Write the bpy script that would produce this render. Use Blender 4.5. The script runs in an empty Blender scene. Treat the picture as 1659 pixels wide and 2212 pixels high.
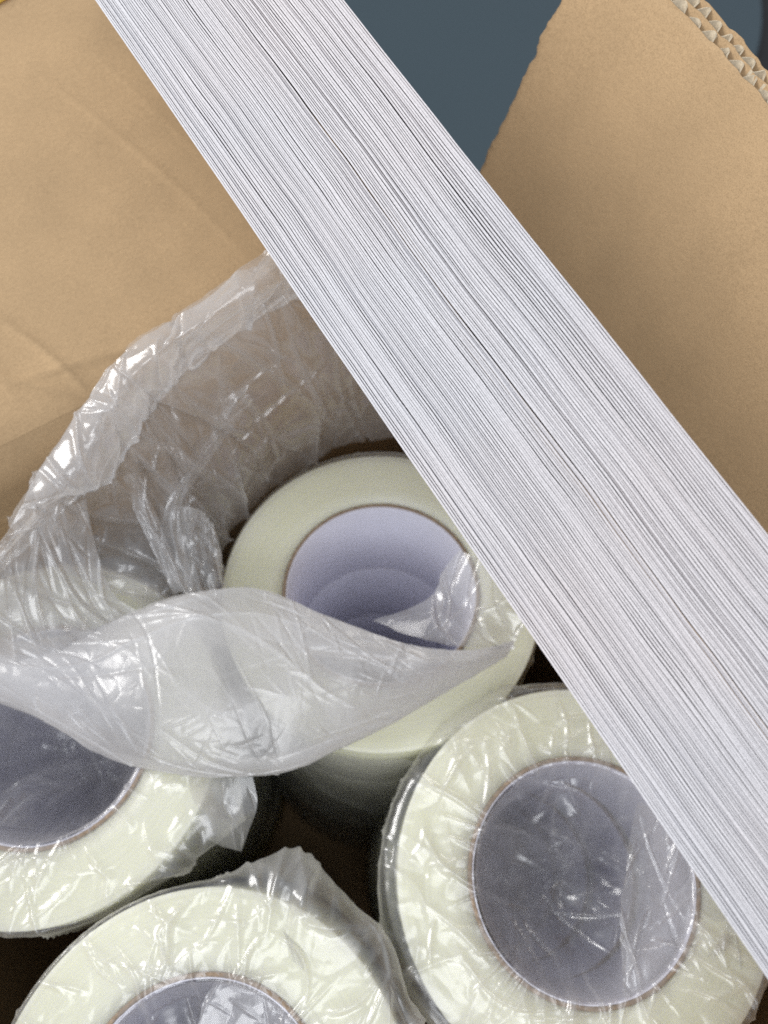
import bpy, math, random
import numpy as np
from mathutils import Vector, Matrix

SC = bpy.context.scene
COL = SC.collection
CAMZ = 0.56                      # height of the camera above the floor (metres)

# ------------------------------------------------------------------ camera
F, VX, VY = 1764., 803., 1870.   # focal length and nadir point on a 1659 x 2212 grid
n = np.array([(VX-829.5)/F, (VY-1106)/F, 1.]); n /= np.linalg.norm(n)
wz = -n; fw = np.array([0, 0, 1.]); wy = fw-(fw@wz)*wz; wy /= np.linalg.norm(wy); wx = np.cross(wy, wz)
A = np.array([wx, wy, wz])       # (right, down, forward) -> world
cam_d = bpy.data.cameras.new('camera'); cam = bpy.data.objects.new('camera', cam_d); COL.objects.link(cam)
R3 = np.column_stack([A@np.array([1., 0, 0]), A@np.array([0, -1., 0]), A@np.array([0, 0, -1.])])
cam.matrix_world = Matrix([[*R3[0], 0], [*R3[1], 0], [*R3[2], CAMZ], [0, 0, 0, 1]])
cam_d.sensor_fit = 'AUTO'; cam_d.sensor_width = 36; cam_d.lens = 36*F/2212
cam_d.clip_start = 0.01; cam_d.clip_end = 50
cam_d.dof.use_dof = True; cam_d.dof.focus_distance = 0.212; cam_d.dof.aperture_fstop = 12
SC.camera = cam

# ------------------------------------------------------------------ world, lamps, exposure
w = bpy.data.worlds.new('World'); SC.world = w; w.use_nodes = True
bg = w.node_tree.nodes['Background']; bg.inputs[0].default_value = (0.86, 0.91, 1.0, 1); bg.inputs[1].default_value = 0.68

def area(name, loc, target, size, power, color):
    d = bpy.data.lights.new(name, 'AREA'); d.shape = 'RECTANGLE'; d.size, d.size_y = size; d.energy = power; d.color = color
    o = bpy.data.objects.new(name, d); COL.objects.link(o); o.location = loc
    o.rotation_euler = (Vector(target)-Vector(loc)).to_track_quat('-Z', 'Y').to_euler()
area('window_light', (-1.05, 0.30, 0.98), (0.0, 0.1, 0.33), (0.45, 0.6), 11.5, (1.0, 0.985, 0.96))
area('room_light', (0.10, -0.40, 1.85), (0, 0.05, 0.26), (0.7, 0.7), 5.0, (0.93, 0.96, 1.0))
area('front_light', (-0.10, -1.0, 1.55), (0, 0.05, 0.2), (0.9, 0.5), 7.5, (0.95, 0.97, 1.0))
area('back_light', (0.5, 1.3, 1.56), (0.05, 0.15, 0.26), (0.6, 0.35), 3.6, (1.0, 0.97, 0.93))
SC.view_settings.view_transform = 'Standard'; SC.view_settings.look = 'None'
SC.view_settings.exposure = -0.10; SC.view_settings.gamma = 1; SC.view_settings.use_curve_mapping = False
SC.cycles.transparent_max_bounces = 24; SC.cycles.max_bounces = 8; SC.cycles.use_denoising = False
SC.cycles.sample_clamp_indirect = 3.0; SC.cycles.sample_clamp_direct = 12.0; SC.cycles.caustics_reflective = False; SC.cycles.caustics_refractive = False

# ------------------------------------------------------------------ helpers
def ray(x, y): return A@np.array([(x-829.5)/F, (y-1106)/F, 1])
def unz(x, y, z):                 # point at height z (mm below the camera is negative)
    d = ray(x, y); return d*(z/d[2])
def mm(P):                        # camera-relative mm -> world metres
    P = np.asarray(P, float)/1000.; P = P.copy(); P[..., 2] += CAMZ; return P

def mesh_np(name, V, Fq, mat, parent=None, smooth=True, uv=None, stress=None):
    V = np.asarray(V, np.float32).reshape(-1, 3); Fq = np.asarray(Fq, np.int32)
    me = bpy.data.meshes.new(name); k = Fq.shape[1]
    me.vertices.add(len(V)); me.vertices.foreach_set('co', V.ravel())
    me.loops.add(Fq.size); me.loops.foreach_set('vertex_index', Fq.ravel())
    me.polygons.add(len(Fq)); me.polygons.foreach_set('loop_start', np.arange(0, Fq.size, k, dtype=np.int32))
    me.polygons.foreach_set('loop_total', np.full(len(Fq), k, np.int32))
    me.polygons.foreach_set('use_smooth', np.full(len(Fq), smooth, bool))
    if uv is not None:
        l = me.uv_layers.new(name='UVMap'); l.data.foreach_set('uv', np.asarray(uv, np.float32).reshape(-1, 2)[Fq.ravel()].ravel())
    if stress is not None:
        at = me.attributes.new('stress', 'FLOAT', 'POINT'); at.data.foreach_set('value', np.asarray(stress, np.float32).ravel())
    me.update(calc_edges=True); me.validate()
    me.materials.append(mat)
    o = bpy.data.objects.new(name, me); COL.objects.link(o)
    if parent: o.parent = parent
    return o
def grid_faces(nu, nv, close_v=False, off=0):
    i = np.arange(nu-1)[:, None]; j = np.arange(nv if close_v else nv-1)[None, :]
    a = i*nv+j; b = i*nv+(j+1) % nv
    return np.stack([a, b, b+nv, a+nv], -1).reshape(-1, 4)+off
def lathe(profile, seg=192):
    p = np.array(profile, float); t = np.linspace(0, 2*np.pi, seg, endpoint=False)
    V = np.stack([p[:, None, 0]*np.cos(t), p[:, None, 0]*np.sin(t), np.repeat(p[:, 1:2], seg, 1)], -1)
    return V, grid_faces(len(p), seg, True)[:, ::-1]
def box_mesh(c0, c1):
    x0, y0, z0 = c0; x1, y1, z1 = c1
    V = [(x0,y0,z0),(x1,y0,z0),(x1,y1,z0),(x0,y1,z0),(x0,y0,z1),(x1,y0,z1),(x1,y1,z1),(x0,y1,z1)]
    return np.array(V, float), np.array([(3,2,1,0),(4,5,6,7),(0,1,5,4),(1,2,6,5),(2,3,7,6),(3,0,4,7)])
def join(parts):
    V = []; Q = []; o = 0
    for v, f in parts:
        v = np.asarray(v).reshape(-1, 3); V.append(v); Q.append(np.asarray(f)+o); o += len(v)
    return np.concatenate(V), np.concatenate(Q)
def empty(name, loc=(0, 0, 0), label=None, cat=None, group=None):
    o = bpy.data.objects.new(name, None); COL.objects.link(o); o.location = loc; o.empty_display_size = .02
    tag(o, label, cat, group); return o
def tag(o, label=None, cat=None, group=None, kind=None):
    if label: o['label'] = label
    if cat: o['category'] = cat
    if group: o['group'] = group
    if kind: o['kind'] = kind

def noise1(s, scale, rng, octs=2):
    s = np.asarray(s, float)/scale; out = np.zeros_like(s); a = 1.
    for _ in range(octs):
        g = rng.uniform(-1, 1, 4096); o = rng.uniform(0, 2000); x = s+o; i = np.floor(x).astype(int); f = x-i; f = f*f*(3-2*f)
        out += a*(g[i % 4096]*(1-f)+g[(i+1) % 4096]*f); s = s*2.1; a *= .5
    return out
def noise2(P, scale, rng, octs=2):
    P = np.asarray(P, float)/scale; out = np.zeros(P.shape[:-1]); a = 1.
    for _ in range(octs):
        g = rng.uniform(-1, 1, (256, 256)); x = P[..., 0]+rng.uniform(0, 90); y = P[..., 1]+rng.uniform(0, 90)
        i = np.floor(x).astype(int); j = np.floor(y).astype(int); u = x-i; v = y-j; u = u*u*(3-2*u); v = v*v*(3-2*v)
        q = lambda a_, b_: g[a_ % 256, b_ % 256]
        out += a*((q(i, j)*(1-u)+q(i+1, j)*u)*(1-v)+(q(i, j+1)*(1-u)+q(i+1, j+1)*u)*v); P = P*2.05; a *= .5
    return out
def creases(P, segs, want_stress=False):
    """sum of sharp-crested folds; segs: (x, y, angle, half length, half width, height, bend)"""
    H = np.zeros(P.shape[:-1]); S = np.zeros(P.shape[:-1])
    for x, y, a, L, wd, h, bd in segs:
        dx = P[..., 0]-x; dy = P[..., 1]-y
        m = (np.abs(dx) < L+3*wd) & (np.abs(dy) < L+3*wd)
        if not m.any(): continue
        l = dx[m]*math.cos(a)+dy[m]*math.sin(a); d = -dx[m]*math.sin(a)+dy[m]*math.cos(a)+bd*l*l
        asym = np.where(d > 0, 1., .55)
        H[m] += h*np.clip(1-(l/L)**2, 0, 1)*np.exp(-np.abs(d)/(wd*asym))
        S[m] += np.clip(1-(l/L)**2, 0, 1)*np.exp(-np.abs(d)/(wd*.75))
    return (H, np.clip(S, 0, 1.3)) if want_stress else H
def facets(P, rng, scale, amp, k=7):
    """folded triangle waves: flat facets meeting in straight creases"""
    H = np.zeros(P.shape[:-1])
    wp = np.stack([noise2(P, scale*1.6, rng), noise2(P, scale*1.6, rng)], -1)*scale*.55
    for _ in range(k):
        a = rng.uniform(0, np.pi); s = scale*rng.uniform(.7, 1.9); ph = rng.uniform(0, 1)
        u = ((P[..., 0]+wp[..., 0])*math.cos(a)+(P[..., 1]+wp[..., 1])*math.sin(a))/s+ph
        H += np.abs(2*(u-np.floor(u))-1)-.5
    return H*amp/math.sqrt(k)
def cr(P, n, axis):
    """Catmull-Rom resample along an axis"""
    P = np.moveaxis(np.asarray(P, float), axis, 0); m = len(P)
    Q = np.concatenate([[2*P[0]-P[1]], P, [2*P[-1]-P[-2]]])
    t = np.linspace(0, m-1, n); i = np.minimum(t.astype(int), m-2); f = (t-i).reshape(-1, *([1]*(P.ndim-1)))
    p0, p1, p2, p3 = Q[i], Q[i+1], Q[i+2], Q[i+3]
    R = .5*((2*p1)+(-p0+p2)*f+(2*p0-5*p1+4*p2-p3)*f**2+(-p0+3*p1-3*p2+p3)*f**3)
    return np.moveaxis(R, 0, axis)
def grid_normals(V):
    du = np.gradient(V, axis=0); dv = np.gradient(V, axis=1); N = np.cross(du, dv)
    return N/(np.linalg.norm(N, axis=-1, keepdims=True)+1e-12)

# ------------------------------------------------------------------ materials
def new_mat(name):
    m = bpy.data.materials.new(name); m.use_nodes = True; nt = m.node_tree; nt.nodes.clear()
    out = nt.nodes.new('ShaderNodeOutputMaterial'); return m, nt, out
def N(nt, t, **kw):
    nd = nt.nodes.new(t)
    for k, v in kw.items():
        if k.startswith('i_'):
            nd.inputs[k[2:].replace('_', ' ')].default_value = v
        else: setattr(nd, k, v)
    return nd
def noise_node(nt, scale, detail=2, vec=None, rough=.5, typ='FBM'):
    nd = N(nt, 'ShaderNodeTexNoise'); nd.noise_type = typ
    nd.inputs['Scale'].default_value = scale; nd.inputs['Detail'].default_value = detail; nd.inputs['Roughness'].default_value = rough
    if vec: nt.links.new(vec, nd.inputs['Vector'])
    return nd
def mapping(nt, src, scale, loc=(0, 0, 0)):
    mp = N(nt, 'ShaderNodeMapping'); mp.inputs['Scale'].default_value = scale; mp.inputs['Location'].default_value = loc
    nt.links.new(src, mp.inputs['Vector']); return mp.outputs[0]
def ramp(nt, fac, stops):
    r = N(nt, 'ShaderNodeValToRGB'); e = r.color_ramp.elements
    while len(e) < len(stops): e.new(.5)
    for el, (p, c) in zip(e, stops): el.position = p; el.color = (*c, 1) if len(c) == 3 else c
    nt.links.new(fac, r.inputs[0]); return r.outputs[0]
def bump(nt, h, strength, dist, prev=None):
    b = N(nt, 'ShaderNodeBump'); b.inputs['Strength'].default_value = strength; b.inputs['Distance'].default_value = dist
    nt.links.new(h, b.inputs['Height'])
    if prev: nt.links.new(prev, b.inputs['Normal'])
    return b.outputs[0]
def mixcol(nt, fac, a, b, typ='MIX'):
    m = N(nt, 'ShaderNodeMix', data_type='RGBA', blend_type=typ)
    for s, v in ((0, fac), (6, a), (7, b)):
        if hasattr(v, 'is_linked'): nt.links.new(v, m.inputs[s])
        else: m.inputs[s].default_value = v
    return m.outputs[2]
def principled(nt, out, **kw):
    p = N(nt, 'ShaderNodeBsdfPrincipled'); nt.links.new(p.outputs[0], out.inputs[0])
    for k, v in kw.items(): p.inputs[k].default_value = v
    return p

def mat_kraft(name, c, spread=.05):
    m, nt, out = new_mat(name); p = principled(nt, out, Roughness=.82); p.inputs['Specular IOR Level'].default_value = .25
    tc = N(nt, 'ShaderNodeTexCoord').outputs['Object']
    a = noise_node(nt, 45, 4, tc); f = noise_node(nt, 900, 3, mapping(nt, tc, (.55, 1, 1)), .65); g = noise_node(nt, 2600, 2, tc)
    lo = tuple(x*(1-spread*1.3) for x in c); hi = tuple(x*(1+spread) for x in c)
    c1 = ramp(nt, a.outputs[0], [(.3, lo), (.7, hi)])
    c2 = ramp(nt, f.outputs[0], [(.3, (.93, .925, .92)), (.7, (1.05, 1.05, 1.045))])
    c3 = mixcol(nt, 1., c1, c2, 'MULTIPLY')
    sp = ramp(nt, g.outputs[0], [(.34, (.83, .82, .80)), (.5, (1, 1, 1)), (.70, (1.09, 1.085, 1.08))])
    nt.links.new(mixcol(nt, 1., c3, sp, 'MULTIPLY'), p.inputs['Base Color'])
    nt.links.new(bump(nt, f.outputs[0], .12, .0003, bump(nt, a.outputs[0], .3, .0006)), p.inputs['Normal'])
    return m
KRAFT = mat_kraft('kraft_liner', (.455, .312, .174))
FLUTE = mat_kraft('flute_paper', (.57, .48, .35))

def mat_tape():
    m, nt, out = new_mat('pale_green_tape'); p = principled(nt, out, Roughness=.38)
    tc = N(nt, 'ShaderNodeTexCoord').outputs['Object']
    sx = N(nt, 'ShaderNodeSeparateXYZ'); nt.links.new(tc, sx.inputs[0])
    cb = N(nt, 'ShaderNodeCombineXYZ'); nt.links.new(sx.outputs[0], cb.inputs[0]); nt.links.new(sx.outputs[1], cb.inputs[1])
    ln = N(nt, 'ShaderNodeVectorMath', operation='LENGTH'); nt.links.new(cb.outputs[0], ln.inputs[0])
    cr_ = N(nt, 'ShaderNodeCombineXYZ'); nt.links.new(ln.outputs['Value'], cr_.inputs[0])
    rings = noise_node(nt, 900, 4, cr_.outputs[0], .7); soft = noise_node(nt, 28, 3, tc)
    c1 = ramp(nt, soft.outputs[0], [(.3, (.78, .778, .60)), (.7, (.825, .82, .665))])
    c2 = ramp(nt, rings.outputs[0], [(.3, (.90, .90, .88)), (.7, (1.06, 1.06, 1.05))])
    nt.links.new(mixcol(nt, 1., c1, c2, 'MULTIPLY'), p.inputs['Base Color'])
    p.inputs['Subsurface Weight'].default_value = .55; p.inputs['Subsurface Radius'].default_value = (.012, .012, .008); p.inputs['Subsurface Scale'].default_value = 1.
    nt.links.new(bump(nt, rings.outputs[0], .25, .0002), p.inputs['Normal'])
    return m
TAPE = mat_tape()
def mat_plain(name, c, rough, spread=.06, scale=300, bumpd=.0002, spec=.4):
    m, nt, out = new_mat(name); p = principled(nt, out, Roughness=rough); p.inputs['Specular IOR Level'].default_value = spec
    tc = N(nt, 'ShaderNodeTexCoord').outputs['Object']; a = noise_node(nt, scale, 4, tc, .6)
    nt.links.new(ramp(nt, a.outputs[0], [(.3, tuple(x*(1-spread) for x in c)), (.7, tuple(x*(1+spread) for x in c))]), p.inputs['Base Color'])
    nt.links.new(bump(nt, a.outputs[0], .3, bumpd), p.inputs['Normal']); return m
CORE = mat_plain('brown_core_board', (.30, .225, .16), .85, .25, 700, .0004, .2)
LINING = mat_plain('lavender_white_lining', (.76, .755, .85), .55, .03, 90)
SLATE = mat_plain('slate_grey_board', (.040, .064, .078), .55, .07, 1500, .0001)
FLOOR = mat_plain('black_floor', (.012, .012, .013), .7, .3, 200)

def mat_film(name, haze, rough=.13, crinkle=1., scale=140., whiten=.2, gloss=.11):
    """thin clear polythene: mostly see-through, a milky share, a glossy skin"""
    m, nt, out = new_mat(name)
    tc = N(nt, 'ShaderNodeTexCoord').outputs['Object']
    wa = noise_node(nt, scale*.5, 2, tc); wv = mixcol(nt, .018, tc, wa.outputs['Color'], 'ADD')
    v1 = N(nt, 'ShaderNodeTexVoronoi', feature='DISTANCE_TO_EDGE'); v1.inputs['Scale'].default_value = scale
    nt.links.new(wv, v1.inputs['Vector'])
    rg = noise_node(nt, scale*1.3, 3, mapping(nt, wv, (1, .45, .8)), .55, 'RIDGED_MULTIFRACTAL')
    nb = noise_node(nt, scale*5, 2, tc)
    b = bump(nt, nb.outputs[0], .10*crinkle, .001, bump(nt, rg.outputs[0], .16*crinkle, .0015, bump(nt, v1.outputs['Distance'], .30*crinkle, .003)))
    tr = N(nt, 'ShaderNodeBsdfTransparent'); tr.inputs[0].default_value = (.995, .995, .995, 1)
    df = N(nt, 'ShaderNodeBsdfDiffuse'); df.inputs[0].default_value = (.90, .89, .89, 1); nt.links.new(b, df.inputs['Normal'])
    tl = N(nt, 'ShaderNodeBsdfTranslucent'); tl.inputs[0].default_value = (.90, .89, .89, 1)
    milk = N(nt, 'ShaderNodeMixShader'); milk.inputs[0].default_value = .56
    nt.links.new(df.outputs[0], milk.inputs[1]); nt.links.new(tl.outputs[0], milk.inputs[2])
    lw = N(nt, 'ShaderNodeLayerWeight'); lw.inputs['Blend'].default_value = .5
    nh = noise_node(nt, 26, 2, wv)      # doubled and stretched areas are milkier
    hz = N(nt, 'ShaderNodeMapRange'); nt.links.new(nh.outputs[0], hz.inputs[0]); hz.inputs[1].default_value = .3; hz.inputs[2].default_value = .7; hz.inputs[3].default_value = haze*.55; hz.inputs[4].default_value = haze*1.45
    at = N(nt, 'ShaderNodeAttribute', attribute_name='stress')     # creased film turns white
    sa = N(nt, 'ShaderNodeMath', operation='MULTIPLY_ADD'); nt.links.new(at.outputs['Fac'], sa.inputs[0]); sa.inputs[1].default_value = whiten; nt.links.new(hz.outputs[0], sa.inputs[2])
    fp = N(nt, 'ShaderNodeMath', operation='POWER'); nt.links.new(lw.outputs['Facing'], fp.inputs[0]); fp.inputs[1].default_value = 2.2
    ma = N(nt, 'ShaderNodeMath', operation='MULTIPLY_ADD', use_clamp=True); nt.links.new(fp.outputs[0], ma.inputs[0]); ma.inputs[1].default_value = .5; nt.links.new(sa.outputs[0], ma.inputs[2])
    mx = N(nt, 'ShaderNodeMixShader'); nt.links.new(ma.outputs[0], mx.inputs[0]); nt.links.new(tr.outputs[0], mx.inputs[1]); nt.links.new(milk.outputs[0], mx.inputs[2])
    gl = N(nt, 'ShaderNodeBsdfGlossy'); gl.inputs['Roughness'].default_value = rough; nt.links.new(b, gl.inputs['Normal'])
    l2 = N(nt, 'ShaderNodeLayerWeight'); l2.inputs['Blend'].default_value = .5; nt.links.new(b, l2.inputs['Normal'])
    f4 = N(nt, 'ShaderNodeMath', operation='POWER'); nt.links.new(l2.outputs['Facing'], f4.inputs[0]); f4.inputs[1].default_value = 4.5
    f2 = N(nt, 'ShaderNodeMath', operation='MULTIPLY_ADD', use_clamp=True); nt.links.new(f4.outputs[0], f2.inputs[0]); f2.inputs[1].default_value = .45; f2.inputs[2].default_value = gloss
    m2 = N(nt, 'ShaderNodeMixShader'); nt.links.new(f2.outputs[0], m2.inputs[0]); nt.links.new(mx.outputs[0], m2.inputs[1]); nt.links.new(gl.outputs[0], m2.inputs[2])
    nt.links.new(m2.outputs[0], out.inputs[0]); return m
FILM_TIGHT = mat_film('clear_film_tight', .07, .22, .15, 110, .24)
FILM_BAG = mat_film('clear_film_bag', .27, .18, .4, 90, .16)
FILM_HEM = mat_film('clear_film_hem', .34, .2, .4, 70, .18)
FILM_TUCK = mat_film('clear_film_tucked', .085, .18, .4, 60, .18)
FILM_DRAPE = mat_film('clear_film_draped', .48, .22, .35, 80, .16)
FILM_UNDER = mat_film('clear_film_under', .60, .35, .2, 80, .12, .03)
FILM_CUFF = mat_film('clear_film_cuff', .60, .24, .45, 110, .16, .08)

def mat_paper():
    m, nt, out = new_mat('white_paper_edge'); p = principled(nt, out, Roughness=.75); p.inputs['Specular IOR Level'].default_value = .25
    tc = N(nt, 'ShaderNodeTexCoord').outputs['Object']
    st = noise_node(nt, 1, 3, mapping(nt, tc, (40, 1500, 300)), .6); fi = noise_node(nt, 2600, 2, tc, .6); lo = noise_node(nt, 11, 2, tc)
    c1 = ramp(nt, st.outputs[0], [(.25, (.575, .565, .58)), (.5, (.63, .62, .635)), (.8, (.665, .658, .675))])
    c2 = ramp(nt, fi.outputs[0], [(.3, (.85, .85, .85)), (.65, (1.09, 1.09, 1.09))])
    c3 = ramp(nt, lo.outputs[0], [(.35, (1.02, .975, .955)), (.65, (.985, .985, .99))])
    nt.links.new(mixcol(nt, 1., mixcol(nt, 1., c1, c2, 'MULTIPLY'), c3, 'MULTIPLY'), p.inputs['Base Color'])
    nt.links.new(bump(nt, fi.outputs[0], .15, .0002), p.inputs['Normal']); return m
PAPER = mat_paper()

# ------------------------------------------------------------------ setting
V, Q = box_mesh((-6, -6, -.02), (6, 6, 0)); o = mesh_np('floor', V, Q, FLOOR, smooth=False); tag(o, kind='structure')

# slate board with a rounded corner, behind the box
pts = [(-900, 1500), (-900, 500)]
for k in range(25):
    t = -math.pi/2+k/24*math.pi/2; pts.append((100+230*math.cos(t), 760+260*math.sin(t)))
pts.append((332, 1500))
pts = np.array(pts, float)/1000*1.12; nP = len(pts); c = pts.mean(0)
rings = [(0., .0005), (0., .005), (-.0015, .007), (-.004, .0075)]
V = np.concatenate([np.c_[pts+(c-pts)/np.linalg.norm(c-pts, axis=1, keepdims=True)*(-k), np.full(nP, z)] for k, z in rings])
Q = grid_faces(4, nP, True)
me = bpy.data.meshes.new('board'); me.from_pydata([tuple(v) for v in V], [], [tuple(q) for q in Q]+[tuple(range(3*nP, 4*nP))]); me.materials.append(SLATE)
o = bpy.data.objects.new('board', me); COL.objects.link(o); tag(o, 'slate grey board with a rounded corner on the black floor behind the box', 'board')

# ------------------------------------------------------------------ cardboard box
ZR = -240.
C0 = unz(960, 490, ZR); Lp = unz(0, 965, ZR)
bv = (Lp-C0)/np.linalg.norm(Lp-C0); br = np.array([-bv[1], bv[0], 0.]); up = np.array([0, 0, 1.])
BV, BR, BH = 300., 300., 312.     # inner length along each rim and wall height, mm
box = empty('cardboard_box', mm(C0+bv*BV/2+br*BR/2-up*BH), 'open brown corrugated cardboard box holding the plastic wrapped tape rolls', 'box')
def link_at(o, parent):           # keep world placement under an unrotated parent
    o.parent = parent; o.matrix_parent_inverse = Matrix.Translation(parent.location).inverted()
def frame_obj(name, V, Q, mat, org, ex, ey, ez, parent, smooth=False):
    o = mesh_np(name, np.asarray(V)/1000., Q, mat, smooth=smooth)
    g = mm(org); M = Matrix([[ex[i], ey[i], ez[i], g[i]] for i in range(3)]+[[0, 0, 0, 1]])
    o.matrix_world = M; bpy.context.view_layer.update()
    if parent:
        o.parent = parent; o.matrix_parent_inverse = parent.matrix_world.inverted()
    return o
bpy.context.view_layer.update()
T = 7.0
def wall_panel(org, ex, length, wl, rng, lean=0.):
    """inner face at local y = 0, body towards -y, x along the rim, z down from the rim"""
    nx, nz = 150, 140
    x = np.linspace(0, length, nx); z = -BH*np.linspace(0, 1, nz)**2; X, Z = np.meshgrid(x, z, indexing='ij'); P = np.stack([X, Z], -1)
    Y = .5*noise2(P, 60, rng)*np.clip(-Z/30, 0, 1)-(.8 if lean == 0 else 0)*np.exp(-(Z/1.6)**2)-lean*np.clip(1+Z/16, 0, 1)**2
    segs = [(rng.uniform(0, length), -rng.uniform(5, 60), rng.uniform(-.7, .7), rng.uniform(15, 40), 1.6, rng.uniform(.2, .7), 0) for _ in range(10)]
    Y += creases(P, segs)
    a = (np.stack([X, Y, Z], -1), grid_faces(nx, nz))
    b = box_mesh((0, -T, -BH), (length, -1.2, 0 if lean == 0 else -16.))
    return join([a, b])
rng = np.random.default_rng(5)
ez = up
# back wall: rim from C0 along bv, interior towards br ; right wall: rim from C0 along br, interior towards bv
for org, ex, ey, ln in ((C0, bv, br, BV), (C0, br, bv, BR), (C0+bv*BV, br, -bv, BR), (C0+br*BR, bv, -br, BV)):
    lean = 6. if org is C0 and ex is bv else 0.
    V, Q = wall_panel(org, ex, ln, ey, rng, lean)
    frame_obj('wall', V, Q, KRAFT, org+ey*lean, ex, ey, ez, box)
V, Q = box_mesh((0, 0, -T), (BV, BR, 0)); frame_obj('base', V, Q, KRAFT, C0-up*(BH-.3), bv, br, up, box)

def flute(xlen, ylen, pitch, zlo, zhi, rng, x0=0., jitter=.25, cut=0., oos=None):
    """wavy medium: wave along x between two heights, extruded along y"""
    nper = xlen/pitch; nx = int(nper*14); x = np.linspace(0, xlen, nx)
    ph = x/pitch*2*np.pi+noise1(x, pitch*2.5, rng)*1.3*jitter*2
    zc = (zlo+zhi)/2; amp = (zhi-zlo)/2
    z = zc+amp*np.clip(1.12*np.sin(ph), -1, 1)
    xx = x+x0+noise1(x, pitch, rng)*pitch*.12
    ys = np.array([30., ylen*.6, ylen-9, ylen-2.])
    sh = noise1(x, pitch*.9, rng)
    V = np.stack([np.stack([xx+(sh*.5 if k == 3 else 0), np.full(nx, y)+(oos(x+x0) if k >= 2 else 0)+(noise1(x, 2, rng)*.5 if k == 3 else 0), z+(sh*.18*amp if k == 3 else 0)], -1)+(np.stack([0*z, -z*cut+.7, 0*z], -1) if k == 3 else 0) for k, y in enumerate(ys)], 0)
    t = .22
    N_ = np.gradient(V, axis=1); nz = np.stack([-N_[..., 2], 0*N_[..., 0], N_[..., 0]], -1); nz /= np.linalg.norm(nz, axis=-1, keepdims=True)
    a, b = V+nz*t, V-nz*t
    f = grid_faces(4, nx); parts = [(a, f), (b, f[:, ::-1])]
    cap = np.stack([a[-1], b[-1]], 0); parts.append((cap, grid_faces(2, nx)))
    return join(parts)
def flap(org, ex, ey, ez, xlen, ylen, rng, wr=None, jag=False, skew=0., cut=.1, out=0.):
    nx, ny = 260, 150
    x = np.linspace(0, xlen, nx); y = np.linspace(0, ylen, ny); X, Y = np.meshgrid(x, y, indexing='ij')
    edge = np.zeros(ny)
    if jag: edge = skew*(y/ylen)+.35*noise1(y, 9, rng)+.6*np.abs(noise1(y, 2.4, rng))
    w_ = np.clip(1-X/40, 0, 1); X = X+edge[None]*w_
    oos = lambda q_: out*(1.2-.085*(np.minimum(q_, 110)-28)); yend = ylen+oos(x)+.45*noise1(x, 4, rng); Y = Y*(yend[:, None]/ylen)
    P = np.stack([X, Y], -1)
    Z = (.22*noise2(P, 70, rng)+.05*noise2(P, 12, rng))*np.clip(Y/30, 0, 1)
    if wr: Z = Z+creases(P, wr)-3.2*np.exp(-Y/7.)*(1+0*noise1(x, 40, rng)[:, None])
    if jag: Z = Z-2.6*np.exp(-((X-edge[None])/1.6)**2)*(1+.3*noise1(y, 5, rng)[None])
    Z -= .7*np.exp(-((Y-ylen)/1.2)**2)
    a = (np.stack([X, Y, Z], -1), grid_faces(nx, ny))
    Z2 = np.minimum(Z, 0)-.55
    b = (np.stack([X, Y, Z2], -1), grid_faces(nx, ny)[:, ::-1])
    e1 = (np.stack([a[0][:, -1], b[0][:, -1]], 0), grid_faces(2, nx)[:, ::-1]); e2 = (np.stack([a[0][0], b[0][0]], 0), grid_faces(2, ny))
    # outer liner and middle liner
    Xo = X.copy()
    if jag: Xo = Xo-(1.1+.9*np.abs(np.sin(y/5.3+noise1(y, 9, rng)*2)))[None]*w_
    lin = []
    for z0, z1 in ((-T, -T+.55), (-3.6, -3.35)):
        zz = np.zeros_like(Z)
        if wr: zz = -3.6*np.exp(-Y/7.)
        if jag and z0 == -T: zz = 1.6*np.exp(-((Xo-edge[None])/2.)**2)
        xx = Xo if z0 == -T else X+1.
        yy = Y+cut*(-z1)*(Y/ylen)**8-.3
        t_, u_ = np.stack([xx, yy, zz+z1], -1), np.stack([xx, yy, zz+z0], -1)
        lin += [(t_, grid_faces(nx, ny)), (u_, grid_faces(nx, ny)[:, ::-1]), (np.stack([t_[:, -1], u_[:, -1]], 0), grid_faces(2, nx)[:, ::-1]), (np.stack([t_[0], u_[0]], 0), grid_faces(2, ny))]
    V, Q = join([a, b, e1, e2]+lin)
    f = frame_obj('flap', V, Q, KRAFT, org, ex, ey, ez, box, smooth=True)
    sx = 4. if jag else .5
    V, Q = join([flute(xlen-sx-1, ylen, 6.4, -3.35, -1.05, rng, sx, cut=cut, oos=oos), flute(xlen-sx-1, ylen, 5.2, -T+.55, -3.6, rng, sx, cut=cut, oos=oos)])
    frame_obj('fluting', V, Q, FLUTE, org, ex, ey, ez, f, smooth=True)
    return f
rng = np.random.default_rng(11)
th = math.radians(59); ey = -bv*math.cos(th)+up*math.sin(th); ezf = np.cross(br, ey)
if ezf@bv < 0: ezf = -ezf
flap(C0+br*1.5, br, ey, ezf, BR-4, 99., rng, None, True, -13., .75, 1.)
th = math.radians(15); ey = -br*math.cos(th)+up*math.sin(th); ezf = -br*-math.sin(th)+up*math.cos(th)
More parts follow.
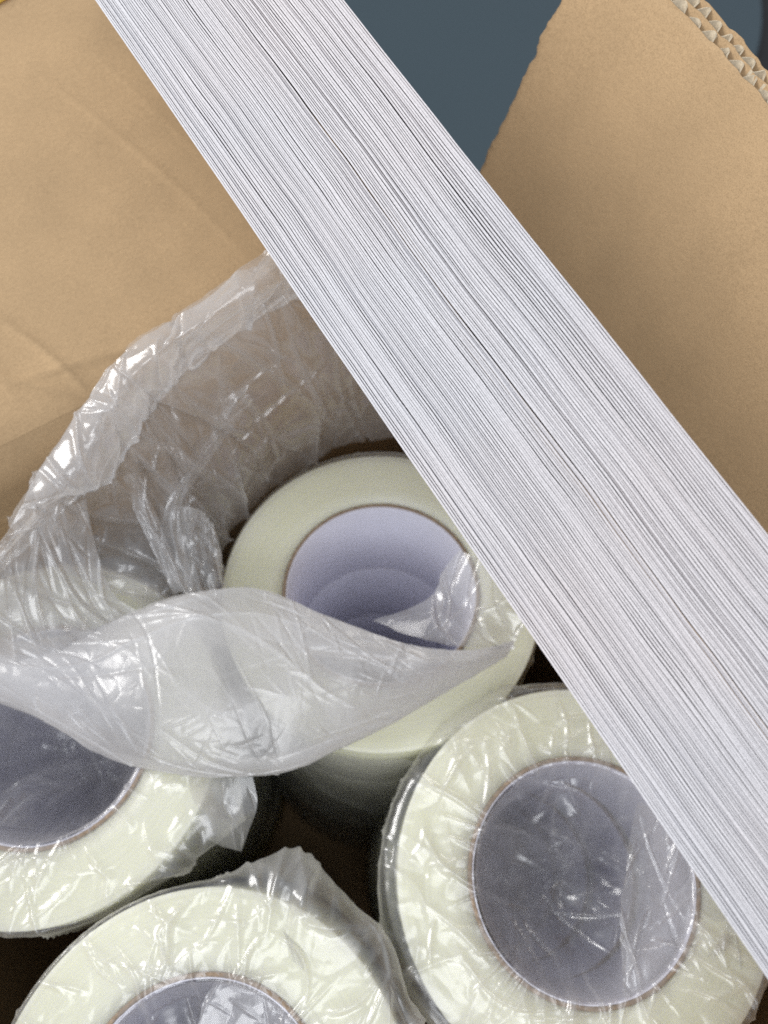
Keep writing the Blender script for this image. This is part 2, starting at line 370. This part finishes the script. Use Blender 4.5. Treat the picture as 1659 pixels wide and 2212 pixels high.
# faint score lines and crumples near the hinge (x measured from the back corner, y outwards)
wr = [(208-92, 8, .3, 40, 1.6, .7, 0), (148, 22, 1.2, 26, 2.0, 1.5, .004), (158, 14, .75, 22, 1.6, 1.3, -.004), (137, 12, .2, 30, 1.7, 1.0, .002), (165, 34, 1.5, 26, 2.2, 1.0, 0), (84, 70, 1.25, 60, 1.6, .6, .0012), (72, 85, 1.3, 40, 1.1, .35, 0)]
ezb = np.cross(bv, ey)*np.sign(np.cross(bv, ey)[2])
orgb = C0+bv*2-br*.1+ezb*3.1
fb = flap(orgb, bv, ey, ezb, BV-4, 158., rng, wr)
def on_flap(x, y):
    d = ray(x, y); P_ = d*((orgb@ezb)/(d@ezb))-orgb; return P_@bv, P_@ey
(xa, ya), (xb, yb) = on_flap(5, 0), on_flap(0, 3)
V, Q = box_mesh((xa-60, 0, .35), (xb+60, 1, .6)); sl = (yb-ya)/(xb-xa)
V[:, 1] = np.where(V[:, 1] > .5, 157.2, ya+(V[:, 0]-xa)*sl)
YEL = mat_plain('yellow_tape', (.75, .48, .07), .4, .05, 400)
frame_obj('tape_strip', V, Q, YEL, orgb, bv, ey, ezb, fb)['label'] = 'bright yellow strip along the flap end'
# two more flaps hang down outside the near rims
for org, ex, out in ((C0+bv*BV+br*2, br, bv), (C0+br*BR+bv*2, bv, br)):
    th = math.radians(-55); ey = out*math.cos(th)+up*math.sin(th); ezf = np.cross(ex, ey); ezf *= np.sign(ezf[2])
    flap(org+out*1.0, ex, ey, ezf, BV-4, 120., rng)

# ------------------------------------------------------------------ tape rolls
RO, RI, HT = 62.6, 39.0, 61.3; KR = RO/64.2
def make_roll(name):
    root = empty(name)
    e = .5
    V, Q = lathe([(RI, 0), (RO-e, 0), (RO, e), (RO, HT-e), (RO-.15, HT-.15), (RO-e, HT), (58, HT-.1), (52, HT-.12), (46, HT-.1), (RI, HT), (RI, 0)])
    t = mesh_np('tape', V/1000, Q, TAPE, root)
    rr = np.random.default_rng(3)
    V, Q = lathe([(37.5, 0), (RI-.06, 0), (RI-.06, HT+.25), (RI-.4, HT+.6), (37.9, HT+.55), (37.5, HT+.3), (37.5, 0)], 256)
    top = V[..., 2] > HT; V[..., 2] += np.where(top, rr.uniform(-.25, .25, V.shape[:2]), 0)
    cmesh = mesh_np('core', V/1000, Q, CORE, root)
    V, Q = lathe([(37.0, .1), (37.45, .1), (37.45, HT+.25), (37.2, HT+.3), (37.0, HT+.15), (37.0, .1)], 192)
    mesh_np('lining', V/1000, Q, LINING, cmesh)
    return root
def copy_tree(o, parent=None):
    c_ = o.copy(); COL.objects.link(c_)
    if parent: c_.parent = parent
    for ch in list(o.children): copy_tree(ch, c_)
    return c_
COLS = {'M': (0, 99.5, -308.), 'R': (71.2, -1.2, -299.), 'L': (-117.5, 39.2, -297.), 'B': (-47.6, -70.4, -288.)}
LEAN = {'M': (.01, .10), 'R': (.055, .0), 'L': (0., .0), 'B': (.02, .0)}      # columns lean a little in their sleeves
proto = make_roll('tape_roll')
rolls = [('M', 0, 'bare pale green tape roll with open core, under the mouth of the torn bag'),
 ('M', 1, 'second roll below the bare one, its lining seen through the open core'),
 ('M', 2, 'third roll below the bare one, a dark ring deep inside the open core'),
 ('M', 3, 'bottom roll of the column under the bare roll, lost in the dark core'),
 ('R', 0, 'film wrapped tape roll at the lower right, partly under the paper stack'),
 ('L', 0, 'film wrapped tape roll at the left edge, half under the milky film fold'),
 ('B', 0, 'film wrapped tape roll cut by the bottom edge, in front of the others')]
for k_, t_ in (('R', 'wrapped roll partly under the paper stack'), ('L', 'wrapped roll at the left edge'), ('B', 'wrapped roll at the bottom edge')):
    for l_, w_ in ((1, 'second'), (2, 'third'), (3, 'fourth')):
        rolls.append((k_, l_, w_+' roll down in the column below the '+t_))
rg = np.random.default_rng(8); first = True
for key, lvl, lab in rolls:
    x, y, z = COLS[key]
    o = proto if first else copy_tree(proto); first = False
    j = LEAN[key]; j = (-j[0]*lvl*HT+rg.uniform(-.4, .4)*(lvl > 0), -j[1]*lvl*HT)
    o.location = mm((x+j[0], y+j[1], z-HT*(lvl+1)-.25*lvl-(0. if lvl == 0 else .5*lvl)))
    o.rotation_euler = (0, 0, rg.uniform(0, 6.28))
    if key == 'M':                # this column leans a little, its foot towards the viewer
        dn = np.array([-.005, -.075, -1.]); dn /= np.linalg.norm(dn); q_ = np.array([x, y, z])+dn*(HT*(lvl+1)+.3*lvl)+np.array([0, -.5, 0])*lvl
        o.location = mm(q_); o.rotation_euler = Vector(-dn).to_track_quat('Z', 'Y').to_euler()
    tag(o, lab, 'tape roll', 'tape rolls stacked in columns in the box')

# ------------------------------------------------------------------ film sleeves on the wrapped rolls
def funnel(parent, key, rng, tuck):
    """second layer of film pushed down into the core"""
    cx, cy, cz = COLS[key]; nth, na = 300, 90
    th = np.linspace(0, 2*np.pi, nth, endpoint=False); t = np.linspace(0, 1, na)
    TH, TT = np.meshgrid(th, t, indexing='ij')
    lob = np.zeros(nth)
    for k in (2, 3, 5): lob += rng.uniform(.3, .8)/k*np.sin(k*th+rng.uniform(0, 6.3))
    r = 37.2*(1-TT**2.4)**.8*(1-np.clip(TT*2.5, 0, 1)*.42*np.clip(lob[:, None]+.3, 0, 1)); z = -1.5-(34+tuck*1.6)*np.sin(TT*np.pi/2)*(1+.12*lob[:, None]*TT*(1-TT)*4)
    P = np.stack([(1-TT)*50*np.cos(TH), (1-TT)*50*np.sin(TH)], -1)
    segs = []
    for _ in range(60):
        a = rng.uniform(0, 2*np.pi); r_ = rng.uniform(4, 46)
        segs.append((r_*math.cos(a), r_*math.sin(a), a+rng.normal(0, .45), rng.uniform(8, 28), rng.uniform(.5, 2.6), rng.uniform(.6, 2.8)*rng.choice([-1, 1]), rng.normal(0, .008)))
    H, S = creases(P, segs, True); H = H+facets(P, rng, 15, .9)
    w_ = np.clip(TT*8, 0, 1); r = np.clip(r-np.abs(H)*w_*.6, .1, 37.3); z = z+H*w_*.7
    V = np.stack([KR*r*np.cos(TH), KR*r*np.sin(TH), z], -1).transpose(1, 0, 2)
    return mesh_np('tucked_film', V/1000, grid_faces(na, nth, True), FILM_TUCK, parent, stress=S.T)
def sleeve(key, label, seed, bulges, dip, tuck, ncre=95, bottom=-178., margin=1.4):
    rng = np.random.default_rng(seed); cx, cy, cz = COLS[key]
    nth, na = 620, 150
    th = np.linspace(0, 2*np.pi, nth, endpoint=False)
    rho = np.concatenate([np.linspace(.2, 36, 62), np.linspace(36.4, 66, 78)[0:], np.linspace(66.6, 75, 18), np.linspace(76, 75-bottom, 60)])
    TH, RH = np.meshgrid(th, rho, indexing='ij')
    P = np.stack([RH*np.cos(TH), RH*np.sin(TH)], -1)
    # --- creases on the flat face
    segs = []
    for _ in range(ncre):
        a = rng.uniform(0, 2*np.pi); r_ = rng.uniform(40, 65); d = a+rng.normal(0, .55)+(np.pi/2 if rng.random() < .22 else 0)
        segs.append((r_*math.cos(a), r_*math.sin(a), d, rng.uniform(4, 18), rng.uniform(.6, 2.6), rng.uniform(.4, 1.5), rng.normal(0, .02)))
    for _ in range(26):
        a = rng.uniform(0, 2*np.pi); r_ = rng.uniform(34, 44)
        segs.append((r_*math.cos(a), r_*math.sin(a), a+rng.normal(0, .15), rng.uniform(6, 14), rng.uniform(.3, .8), rng.uniform(.5, 1.5), 0))
    for _ in range(26):
        a = rng.uniform(0, 2*np.pi); r_ = 36*math.sqrt(rng.random())
        segs.append((r_*math.cos(a), r_*math.sin(a), rng.uniform(0, np.pi), rng.uniform(6, 22), rng.uniform(.3, 1.1), rng.uniform(.5, 2.4), rng.normal(0, .01)))
    for t0, wd, am in bulges:      # the loose shoulders are gathered into pleats
        for _ in range(int(am*.8)):
            a = math.radians(t0+rng.normal(0, wd*.8)); r_ = rng.uniform(64, 76)
            segs.append((r_*math.cos(a), r_*math.sin(a), a+rng.normal(0, .8), rng.uniform(8, 20), rng.uniform(1.2, 3.4), rng.uniform(1., 3.4)*rng.choice([-1, 1, 1]), rng.normal(0, .02)))
    for _ in range(70):   # long folds running down the side
        a = rng.uniform(0, 2*np.pi); r_ = rng.uniform(80, 200)
        segs.append((r_*math.cos(a), r_*math.sin(a), a+rng.normal(0, .25), rng.uniform(12, 45), rng.uniform(.5, 1.4), rng.uniform(.5, 1.8), 0))
    H, S = creases(P, segs, True); H = .35+H+np.abs(facets(P, rng, 11, .4))+.25*np.abs(noise2(P, 14, rng))
    # --- profile
    b = np.full(nth, margin)
    for t0, wd, am in bulges:
        dt = (th-math.radians(t0)+np.pi) % (2*np.pi)-np.pi; b += am*np.exp(-(dt/math.radians(wd))**2)
    b = b*(1+.12*noise1(th*60, 22, rng, 1)); b = b*np.where(th > 5.9, (2*np.pi-th)/.3832, 1)+b[0]*np.where(th > 5.9, 1-(2*np.pi-th)/.3832, 0)
    Bq = b[:, None]
    r = np.minimum(RH, 64.6); z = np.zeros_like(RH)
    inner = np.clip((37.6-RH)/37.6, 0, 1)
    lob = 1+.35*np.sin(TH*2+rng.uniform(0, 6))+.25*np.sin(TH*3+rng.uniform(0, 6))
    z -= np.where(RH < 37.6, (dip*(1-(1-inner)**2.2)+tuck*np.minimum(inner*9, 1)**1.5)*(1+(lob-1)*np.minimum(1, RH/20)), 0)
    r = np.where((RH < 37.6), np.minimum(RH, 37.0-.3*tuck/20), r)
    q = np.clip((RH-64.6)/10.4, 0, 1)              # shoulder
    r = np.where(RH > 64.6, 64.6+Bq*np.sin(q*np.pi/2), r); z = np.where(RH > 64.6, -(2.+.5*Bq)*(1-np.cos(q*np.pi/2)), z)
    sdown = np.clip(RH-75, 0, None)
    r = np.where(sdown > 0, 65.2+margin*.5+(Bq-margin*.5-.6)*np.exp(-sdown/28), r)
    z = np.where(sdown > 0, z-sdown, z)
    # --- displacement: up on the face, outwards on the side
    H = np.where(RH < 67, np.maximum(H, .18), H)
    up_w = 1-q; fade = np.clip(RH/3, 0, 1)
    z = z+H*up_w*fade; r = r+np.clip(H*q, 0, 4)
    r = np.where(RH < 37.6, np.minimum(r, 37.3), r)
    lx, ly = LEAN[key]
    V = np.stack([KR*r*np.cos(TH)+lx*np.minimum(z+4, 0)*(RH > 64), KR*r*np.sin(TH)+ly*np.minimum(z+4, 0)*(RH > 64), z], -1).transpose(1, 0, 2)
    o = mesh_np('plastic_sleeve', V/1000, grid_faces(len(rho), nth, True), FILM_TIGHT, stress=S.T)
    funnel(o, key, rng, tuck)
    o.location = mm((cx, cy, cz)); tag(o, label, 'plastic sleeve', 'clear film sleeves around the tape rolls')
    return o
SR = sleeve('R', 'clear wrinkled film sleeve over the tape roll at the lower right', 21, [(190, 50, 4.5), (120, 25, 2.)], 24, 9)
SL = sleeve('L', 'clear wrinkled film sleeve over the tape roll at the left edge', 22, [(-18, 20, 11), (-60, 25, .6)], 30, 12, margin=.7)
SB = sleeve('B', 'clear wrinkled film sleeve over the tape roll at the bottom edge', 23, [(70, 15, 12.5), (44, 13, 9.5), (18, 14, 4)], 22, 7, margin=.6)

def patch(name, grid, nu, nv, mat, seed, cre, fac, parent=None, edge_noise=.6, amp_noise=.8):
    """film sheet through a coarse net of points, (x, y, height) on the reference grid"""
    rng = np.random.default_rng(seed)
    G = np.array([[unz(*p) for p in row] for row in grid])
    V = cr(cr(G, nu, 0), nv, 1)
    lu = np.linalg.norm(np.diff(V, axis=0), axis=-1).mean(1).sum(); lv = np.linalg.norm(np.diff(V, axis=1), axis=-1).mean(0).sum()
    U, W = np.meshgrid(np.linspace(0, lu, nu), np.linspace(0, lv, nv), indexing='ij'); P = np.stack([U, W], -1)
    segs = []
    for cnt, ang, sd, Lr, wr_, hr in cre:
        for _ in range(cnt):
            segs.append((rng.uniform(0, lu), rng.uniform(0, lv), ang+rng.normal(0, sd), rng.uniform(*Lr), rng.uniform(*wr_), rng.uniform(*hr)*rng.choice([-1, 1]), rng.normal(0, .003)))
    H, S = creases(P, segs, True); H = H+facets(P, rng, fac[0], fac[1])+amp_noise*noise2(P, 22, rng)
    Nn = grid_normals(V)
    if Nn[..., 2].mean() < 0: Nn = -Nn
    V = V+Nn*H[..., None]
    # irregular free edges
    for ax in (0, 1):
        E_ = np.gradient(V, axis=ax); E_ /= np.linalg.norm(E_, axis=-1, keepdims=True)
        k = V.shape[ax]; lin = np.linspace(0, 1, k); wgt = (np.clip(1-lin/.12, 0, 1)-np.clip(1-(1-lin)/.12, 0, 1))
        nn = noise1(np.linspace(0, [lv, lu][ax], V.shape[1-ax]), 9, rng, 3)*edge_noise
        V = V+E_*(wgt[:, None]*nn[None] if ax == 0 else nn[:, None]*wgt[None])[..., None]
    o = mesh_np(name, mm(V), grid_faces(nu, nv), mat, stress=S)
    if parent: 
        bpy.context.view_layer.update(); o.parent = parent; o.matrix_parent_inverse = parent.matrix_world.inverted()
    return o
# loose folded ends of the sleeves
patch('folded_end', [[(1378, 1735, -296), (1460, 1760, -296), (1560, 1800, -296), (1680, 1850, -297)],
                     [(1355, 1860, -297), (1450, 1870, -299), (1560, 1900, -298), (1690, 1940, -299)],
                     [(1340, 1965, -298), (1440, 1990, -300), (1560, 2010, -299), (1680, 2040, -300)],
                     [(1345, 2080, -299), (1440, 2085, -299), (1540, 2100, -300), (1660, 2120, -303)],
                     [(1350, 2190, -301), (1430, 2180, -301), (1530, 2170, -303), (1620, 2190, -306)]], 190, 150, FILM_BAG, 31,
      [(26, .3, .7, (5, 22), (.3, .9), (.4, 1.5)), (24, -.8, .4, (4, 12), (.3, .7), (.5, 1.2))], (12, .5), SR)
patch('folded_end', [[(500, 2010, -290), (560, 1990, -289), (640, 2010, -289), (720, 2060, -290)],
                     [(470, 2100, -291), (560, 2080, -289), (660, 2090, -288), (770, 2130, -290)],
                     [(440, 2180, -293), (560, 2180, -291), (680, 2180, -290), (810, 2200, -291)],
                     [(420, 2300, -296), (560, 2300, -294), (690, 2290, -292), (820, 2280, -292)]], 150, 160, FILM_BAG, 32,
      [(24, .2, .5, (5, 20), (.3, .9), (.4, 1.5)), (10, 1.3, .5, (4, 12), (.3, .7), (.4, 1.))], (12, .45), SB)
patch('folded_end', [[(405, 1670, -297), (470, 1670, -291), (545, 1672, -291)],
                     [(418, 1740, -298), (490, 1745, -292), (556, 1735, -293)],
                     [(428, 1800, -301), (500, 1800, -296), (540, 1790, -298)],
                     [(480, 1830, -304), (512, 1838, -301), (522, 1840, -302)]], 90, 90, FILM_BAG, 33,
      [(8, .2, .5, (3, 10), (.4, .9), (.4, 1.))], (16, .3), SL, .1)

# ------------------------------------------------------------------ the torn open bag round the bare roll
bag = empty('plastic_bag', mm((-2, 103, -308)), 'large crumpled clear plastic bag torn open around the bare tape roll', 'plastic bag')
bpy.context.view_layer.update()
rng = np.random.default_rng(61); nth, nz = 360, 120
TH, ZZ = np.meshgrid(np.linspace(0, 2*np.pi, nth, endpoint=False), np.linspace(-3, -225, nz), indexing='ij'); P = np.stack([TH*65, ZZ], -1)
segs = [(rng.uniform(15, 390), rng.uniform(-220, 0), rng.choice([1.57, 1.2, 1.9])+rng.normal(0, .2), rng.uniform(12, 50), rng.uniform(.6, 2.), rng.uniform(.6, 2.4), 0) for _ in range(70)]
H, S = creases(P, segs, True); H = np.abs(H)+.8+.5*np.abs(facets(P, rng, 22, .8))
H *= np.clip(np.minimum(TH, 2*np.pi-TH)/.15, .3, 1)
r = RO+H+2.5*np.clip(-ZZ/60, 0, 1); V = np.stack([r*np.cos(TH)+.005*ZZ, r*np.sin(TH)+99.5+.108*ZZ, ZZ-308], -1).transpose(1, 0, 2)
o = mesh_np('bag_body', mm(V), grid_faces(nz, nth, True), FILM_BAG, stress=S.T); o.parent = bag; o.matrix_parent_inverse = bag.matrix_world.inverted()
lip = [(820, 420, -205), (600, 540, -212), (430, 655, -216), (290, 745, -220), (195, 850, -228), (95, 1000, -240), (20, 1140, -250)]
mid = [(850, 600, -232), (680, 690, -236), (540, 790, -242), (400, 880, -249), (310, 980, -257), (225, 1120, -272), (150, 1235, -276)]
low = [(870, 790, -270), (735, 835, -274), (610, 915, -278), (500, 1000, -283), (430, 1090, -290), (370, 1190, -289), (270, 1290, -289)]
inn = [(890, 930, -322), (770, 955, -324), (630, 1020, -324), (535, 1100, -322), (483, 1170, -314), (470, 1275, -305), (380, 1345, -299)]
patch('back_film', [lip, mid, low, inn], 330, 480, FILM_BAG, 41,
      [(70, 0., .3, (14, 48), (.9, 2.4), (1.2, 4.2)), (60, .7, .6, (5, 20), (.4, 1.1), (.5, 1.8)), (10, 1.5, .2, (15, 40), (.7, 1.6), (.8, 2.2))], (19, 1.2), bag, .8, 2.2)
lift = lambda row, dx, dy, dz: [(x+dx, y+dy, z+dz) for x, y, z in row]
lip2 = lip+[(-25, 1215, -256), (-75, 1300, -264)]
hem_in = [(800, 560, -226), (600, 655, -230), (450, 745, -234), (372, 812, -238), (312, 893, -243), (225, 1030, -252), (150, 1075, -258), (32, 1190, -262), (-30, 1290, -268)]
hem_mid = [((a[0]+b[0])/2, (a[1]+b[1])/2, max(a[2], b[2])+1.5) for a, b in zip(lip2, hem_in)]
patch('hem', [lift(lip2, 0, 0, 1.), hem_mid, hem_in, lift(hem_in, 6, 8, -5)], 130, 460, FILM_HEM, 45,
      [(50, .5, .5, (5, 22), (.5, 1.4), (.6, 2.4)), (26, 1.35, .3, (8, 26), (.5, 1.6), (.8, 2.2))], (13, 1.0), bag, .5, 1.4)
patch('gathered_film', [[(352, 1098, -286), (395, 1095, -284), (440, 1108, -286), (462, 1135, -290)],
                        [(372, 1165, -290), (405, 1160, -287), (450, 1170, -289), (480, 1200, -296)],
                        [(392, 1230, -292), (420, 1225, -289), (462, 1230, -291), (486, 1250, -298)],
                        [(405, 1295, -294), (430, 1295, -292), (468, 1292, -293), (490, 1300, -299)]], 110, 110, FILM_HEM, 46,
      [(34, 0., .3, (4, 16), (.4, 1.), (.7, 2.2))], (9, .7), bag, .3, .6)
patch('pleat', [[(500, 860, -265), (530, 850, -263), (548, 862, -265)], [(400, 1000, -276), (428, 990, -273.5), (446, 1005, -276)],
                [(346, 1090, -283), (372, 1085, -280.5), (392, 1095, -283)], [(358, 1200, -288), (380, 1190, -286), (402, 1195, -288)], [(400, 1290, -293), (420, 1285, -291.5), (436, 1290, -293)]], 150, 50, FILM_BAG, 48,
      [(14, 0., .2, (8, 24), (.4, 1.), (.6, 1.8))], (10, .5), bag, .3, .9)
patch('pleat', [[(262, 1030, -269), (290, 1022, -267), (308, 1030, -269)], [(300, 1110, -277), (318, 1103, -275), (336, 1108, -277)],
                [(335, 1190, -284), (352, 1184, -282), (370, 1190, -284)], [(375, 1285, -291), (392, 1278, -289), (412, 1284, -291)]], 120, 44, FILM_BAG, 49,
      [(14, 0., .2, (8, 24), (.4, 1.), (.6, 1.8))], (10, .5), bag, .3, .9)
patch('draped_film', [[(-90, 1255, -259), (0, 1195, -257), (90, 1130, -259), (186, 1078, -264)],
                      [(-90, 1315, -268), (0, 1280, -266), (100, 1232, -267), (210, 1185, -273)],
                      [(-90, 1390, -278), (20, 1372, -276), (128, 1335, -276), (243, 1275, -281)],
                      [(-90, 1465, -287), (50, 1455, -285), (175, 1405, -285), (305, 1335, -287)]], 170, 170, FILM_DRAPE, 50,
      [(26, 0., .3, (10, 34), (.6, 1.6), (.5, 1.8)), (20, .4, .4, (4, 12), (.3, .8), (.3, .9))], (22, .5), bag, .5, 1.2)
top = [(-90, 1360, -284), (40, 1385, -284), (180, 1362, -283), (290, 1320, -281), (420, 1282, -279), (555, 1272, -279), (700, 1328, -280), (860, 1385, -282), (1000, 1405, -285), (1112, 1385, -290)]
m1 = [(-90, 1395, -283), (45, 1422, -282), (190, 1415, -280), (310, 1390, -277.5), (430, 1370, -276), (570, 1370, -276), (710, 1395, -278), (860, 1425, -281), (1000, 1425, -285.5), (1108, 1395, -291)]
m2 = [(-90, 1430, -283), (55, 1475, -281.5), (210, 1515, -279), (320, 1530, -276.5), (450, 1530, -275), (590, 1510, -276), (720, 1495, -279), (860, 1468, -283), (990, 1442, -288), (1102, 1402, -292)]
m3 = [(-90, 1466, -285), (68, 1522, -284), (235, 1600, -284), (330, 1630, -282), (450, 1640, -281), (600, 1625, -282), (730, 1580, -285), (860, 1520, -288), (985, 1465, -292), (1098, 1410, -295)]
bot = [(-90, 1486, -289), (80, 1548, -288), (245, 1640, -290), (340, 1662, -288), (455, 1676, -287), (610, 1668, -288), (735, 1615, -291), (865, 1553, -294), (985, 1485, -297), (1095, 1418, -298)]
und_ = [(-90, 1482, -291), (78, 1542, -292), (235, 1620, -297), (330, 1640, -296), (455, 1645, -296), (600, 1630, -298), (735, 1590, -301), (865, 1535, -301), (985, 1475, -301), (1094, 1415, -300)]
patch('folded_film', [top, m1, m2, m3, bot, und_], 300, 460, FILM_CUFF, 42,
      [(12, 1.45, .2, (18, 55), (.5, 1.2), (.3, .8)), (150, 1.15, .4, (2.5, 9), (.2, .55), (.2, .6)), (60, .8, .5, (4, 16), (.3, .8), (.2, .6)), (20, 1.35, .2, (20, 45), (.25, .6), (.25, .6))], (30, .30), bag, .35, .6)
patch('folded_film', [lift(r_, 0, 0, -2.6) for r_ in (top, m1, m2, m3, bot, und_)], 200, 330, FILM_UNDER, 52,
      [(60, 1.15, .5, (4, 14), (.3, .8), (.3, .8)), (16, .6, .4, (6, 18), (.5, 1.2), (.3, .7))], (30, .25), bag, .5, .6)
inn2 = [(-90, 1440, -293), (60, 1440, -293), (200, 1420, -295), (310, 1390, -300), (440, 1390, -301), (570, 1400, -304), (700, 1420, -305), (850, 1430, -305), (1000, 1425, -305), (1105, 1398, -303)]
patch('inner_film', [top, [(x, y+18, z-8) for x, y, z in top], inn2], 70, 360, FILM_BAG, 43,
      [(40, .2, .5, (5, 16), (.4, 1.), (.4, 1.2))], (15, .6), bag, .2, .7)
patch('side_film', [[(1000, 1185, -285), (1080, 1240, -284), (1180, 1300, -284)],
                    [(952, 1235, -290), (1040, 1290, -288), (1150, 1340, -287)],
                    [(925, 1295, -294), (1010, 1330, -291), (1120, 1370, -290)],
                    [(800, 1345, -290), (960, 1390, -289), (1108, 1405, -292)]], 150, 150, FILM_HEM, 44,
      [(14, .3, .5, (5, 22), (.4, 1.1), (.4, 1.2))], (22, .4), bag, .7, .9)

# ------------------------------------------------------------------ the stack of paper strips
xv, yv = -3250., -5026.
s = A@np.array([(xv-829.5)/F, (yv-1106)/F, 1.]); s /= np.linalg.norm(s)          # along the strips, towards the far end
PL = ray(205, 0)*232.
mray = ray(1145, 900); mray = mray-(mray@s)*s; mray /= np.linalg.norm(mray)       # into the stack
wd_ = np.cross(s, mray); wd_ /= np.linalg.norm(wd_)
if wd_[0] < 0: wd_ = -wd_
Nn = np.cross(ray(745, 0), s); WID = -(PL@Nn)/(wd_@Nn)
FARX, NEARX, DEP, NS = 42., -392., 34., 92
ctr = PL+wd_*WID/2
M4 = [[-s[i], wd_[i], -mray[i], mm(ctr)[i]] for i in range(3)]+[[0, 0, 0, 1]]
stack = empty('paper_stack', (0, 0, 0), 'thick stack of thin white paper strips seen edge-on, lying diagonally across the box', 'paper stack')
stack.matrix_world = Matrix(M4)
rng = np.random.default_rng(77); NL = 230
xs = np.linspace(-FARX, -NEARX, NL)
tk = rng.uniform(.75, 1.3, NS)
gp = .20+np.abs(rng.normal(0, .10, NS))+np.where(rng.random(NS) < .16, rng.uniform(.04, .15, NS), 0)
pos = np.zeros((NS+1, 2, NL)); acc = np.zeros(NL)
for i in range(NS):
    t_i = tk[i]*(1+.05*noise1(xs, 60, rng)); g_i = np.clip(gp[i]*(1+.6*noise1(xs, 40, rng, 3)), .02, None)
    pos[i, 0] = acc; acc = acc+t_i; pos[i, 1] = acc; acc = acc+g_i
pos[:NS] = (pos[:NS]/acc[None, None]-.5)*WID
bow = .2*noise1(xs, 130, rng)+.05*noise1(xs, 30, rng)
lift0 = .15*noise1(np.arange(NS), 9, rng)
for i in range(NS):
    wob = bow+.03*noise1(xs, 22, rng)
    y0, y1 = pos[i, 0]+wob, pos[i, 1]+wob
    lift = lift0[i]+rng.normal(0, .22)+.10*noise1(xs, 40, rng)
    e = .035+0*y0
    ends = rng.normal(0, .6, 2); X = xs+np.linspace(ends[0], ends[1], NL)
    sec = np.stack([np.stack([X, y0, np.full(NL, -DEP)], -1), np.stack([X, y0, lift-e], -1), np.stack([X, y0+e, lift], -1), np.stack([X, y1-e, lift], -1), np.stack([X, y1, lift-e], -1), np.stack([X, y1, np.full(NL, -DEP)], -1)], 1)
    Q = grid_faces(NL, 6, True); caps = np.array([(0, 1, 2, 3), (0, 3, 4, 5)])
    V = sec.reshape(-1, 3); Q = np.concatenate([Q, caps[:, ::-1], caps+(NL-1)*6])
    mesh_np('sheet', V/1000, Q, PAPER, stack, smooth=False)
print('stack width', WID)
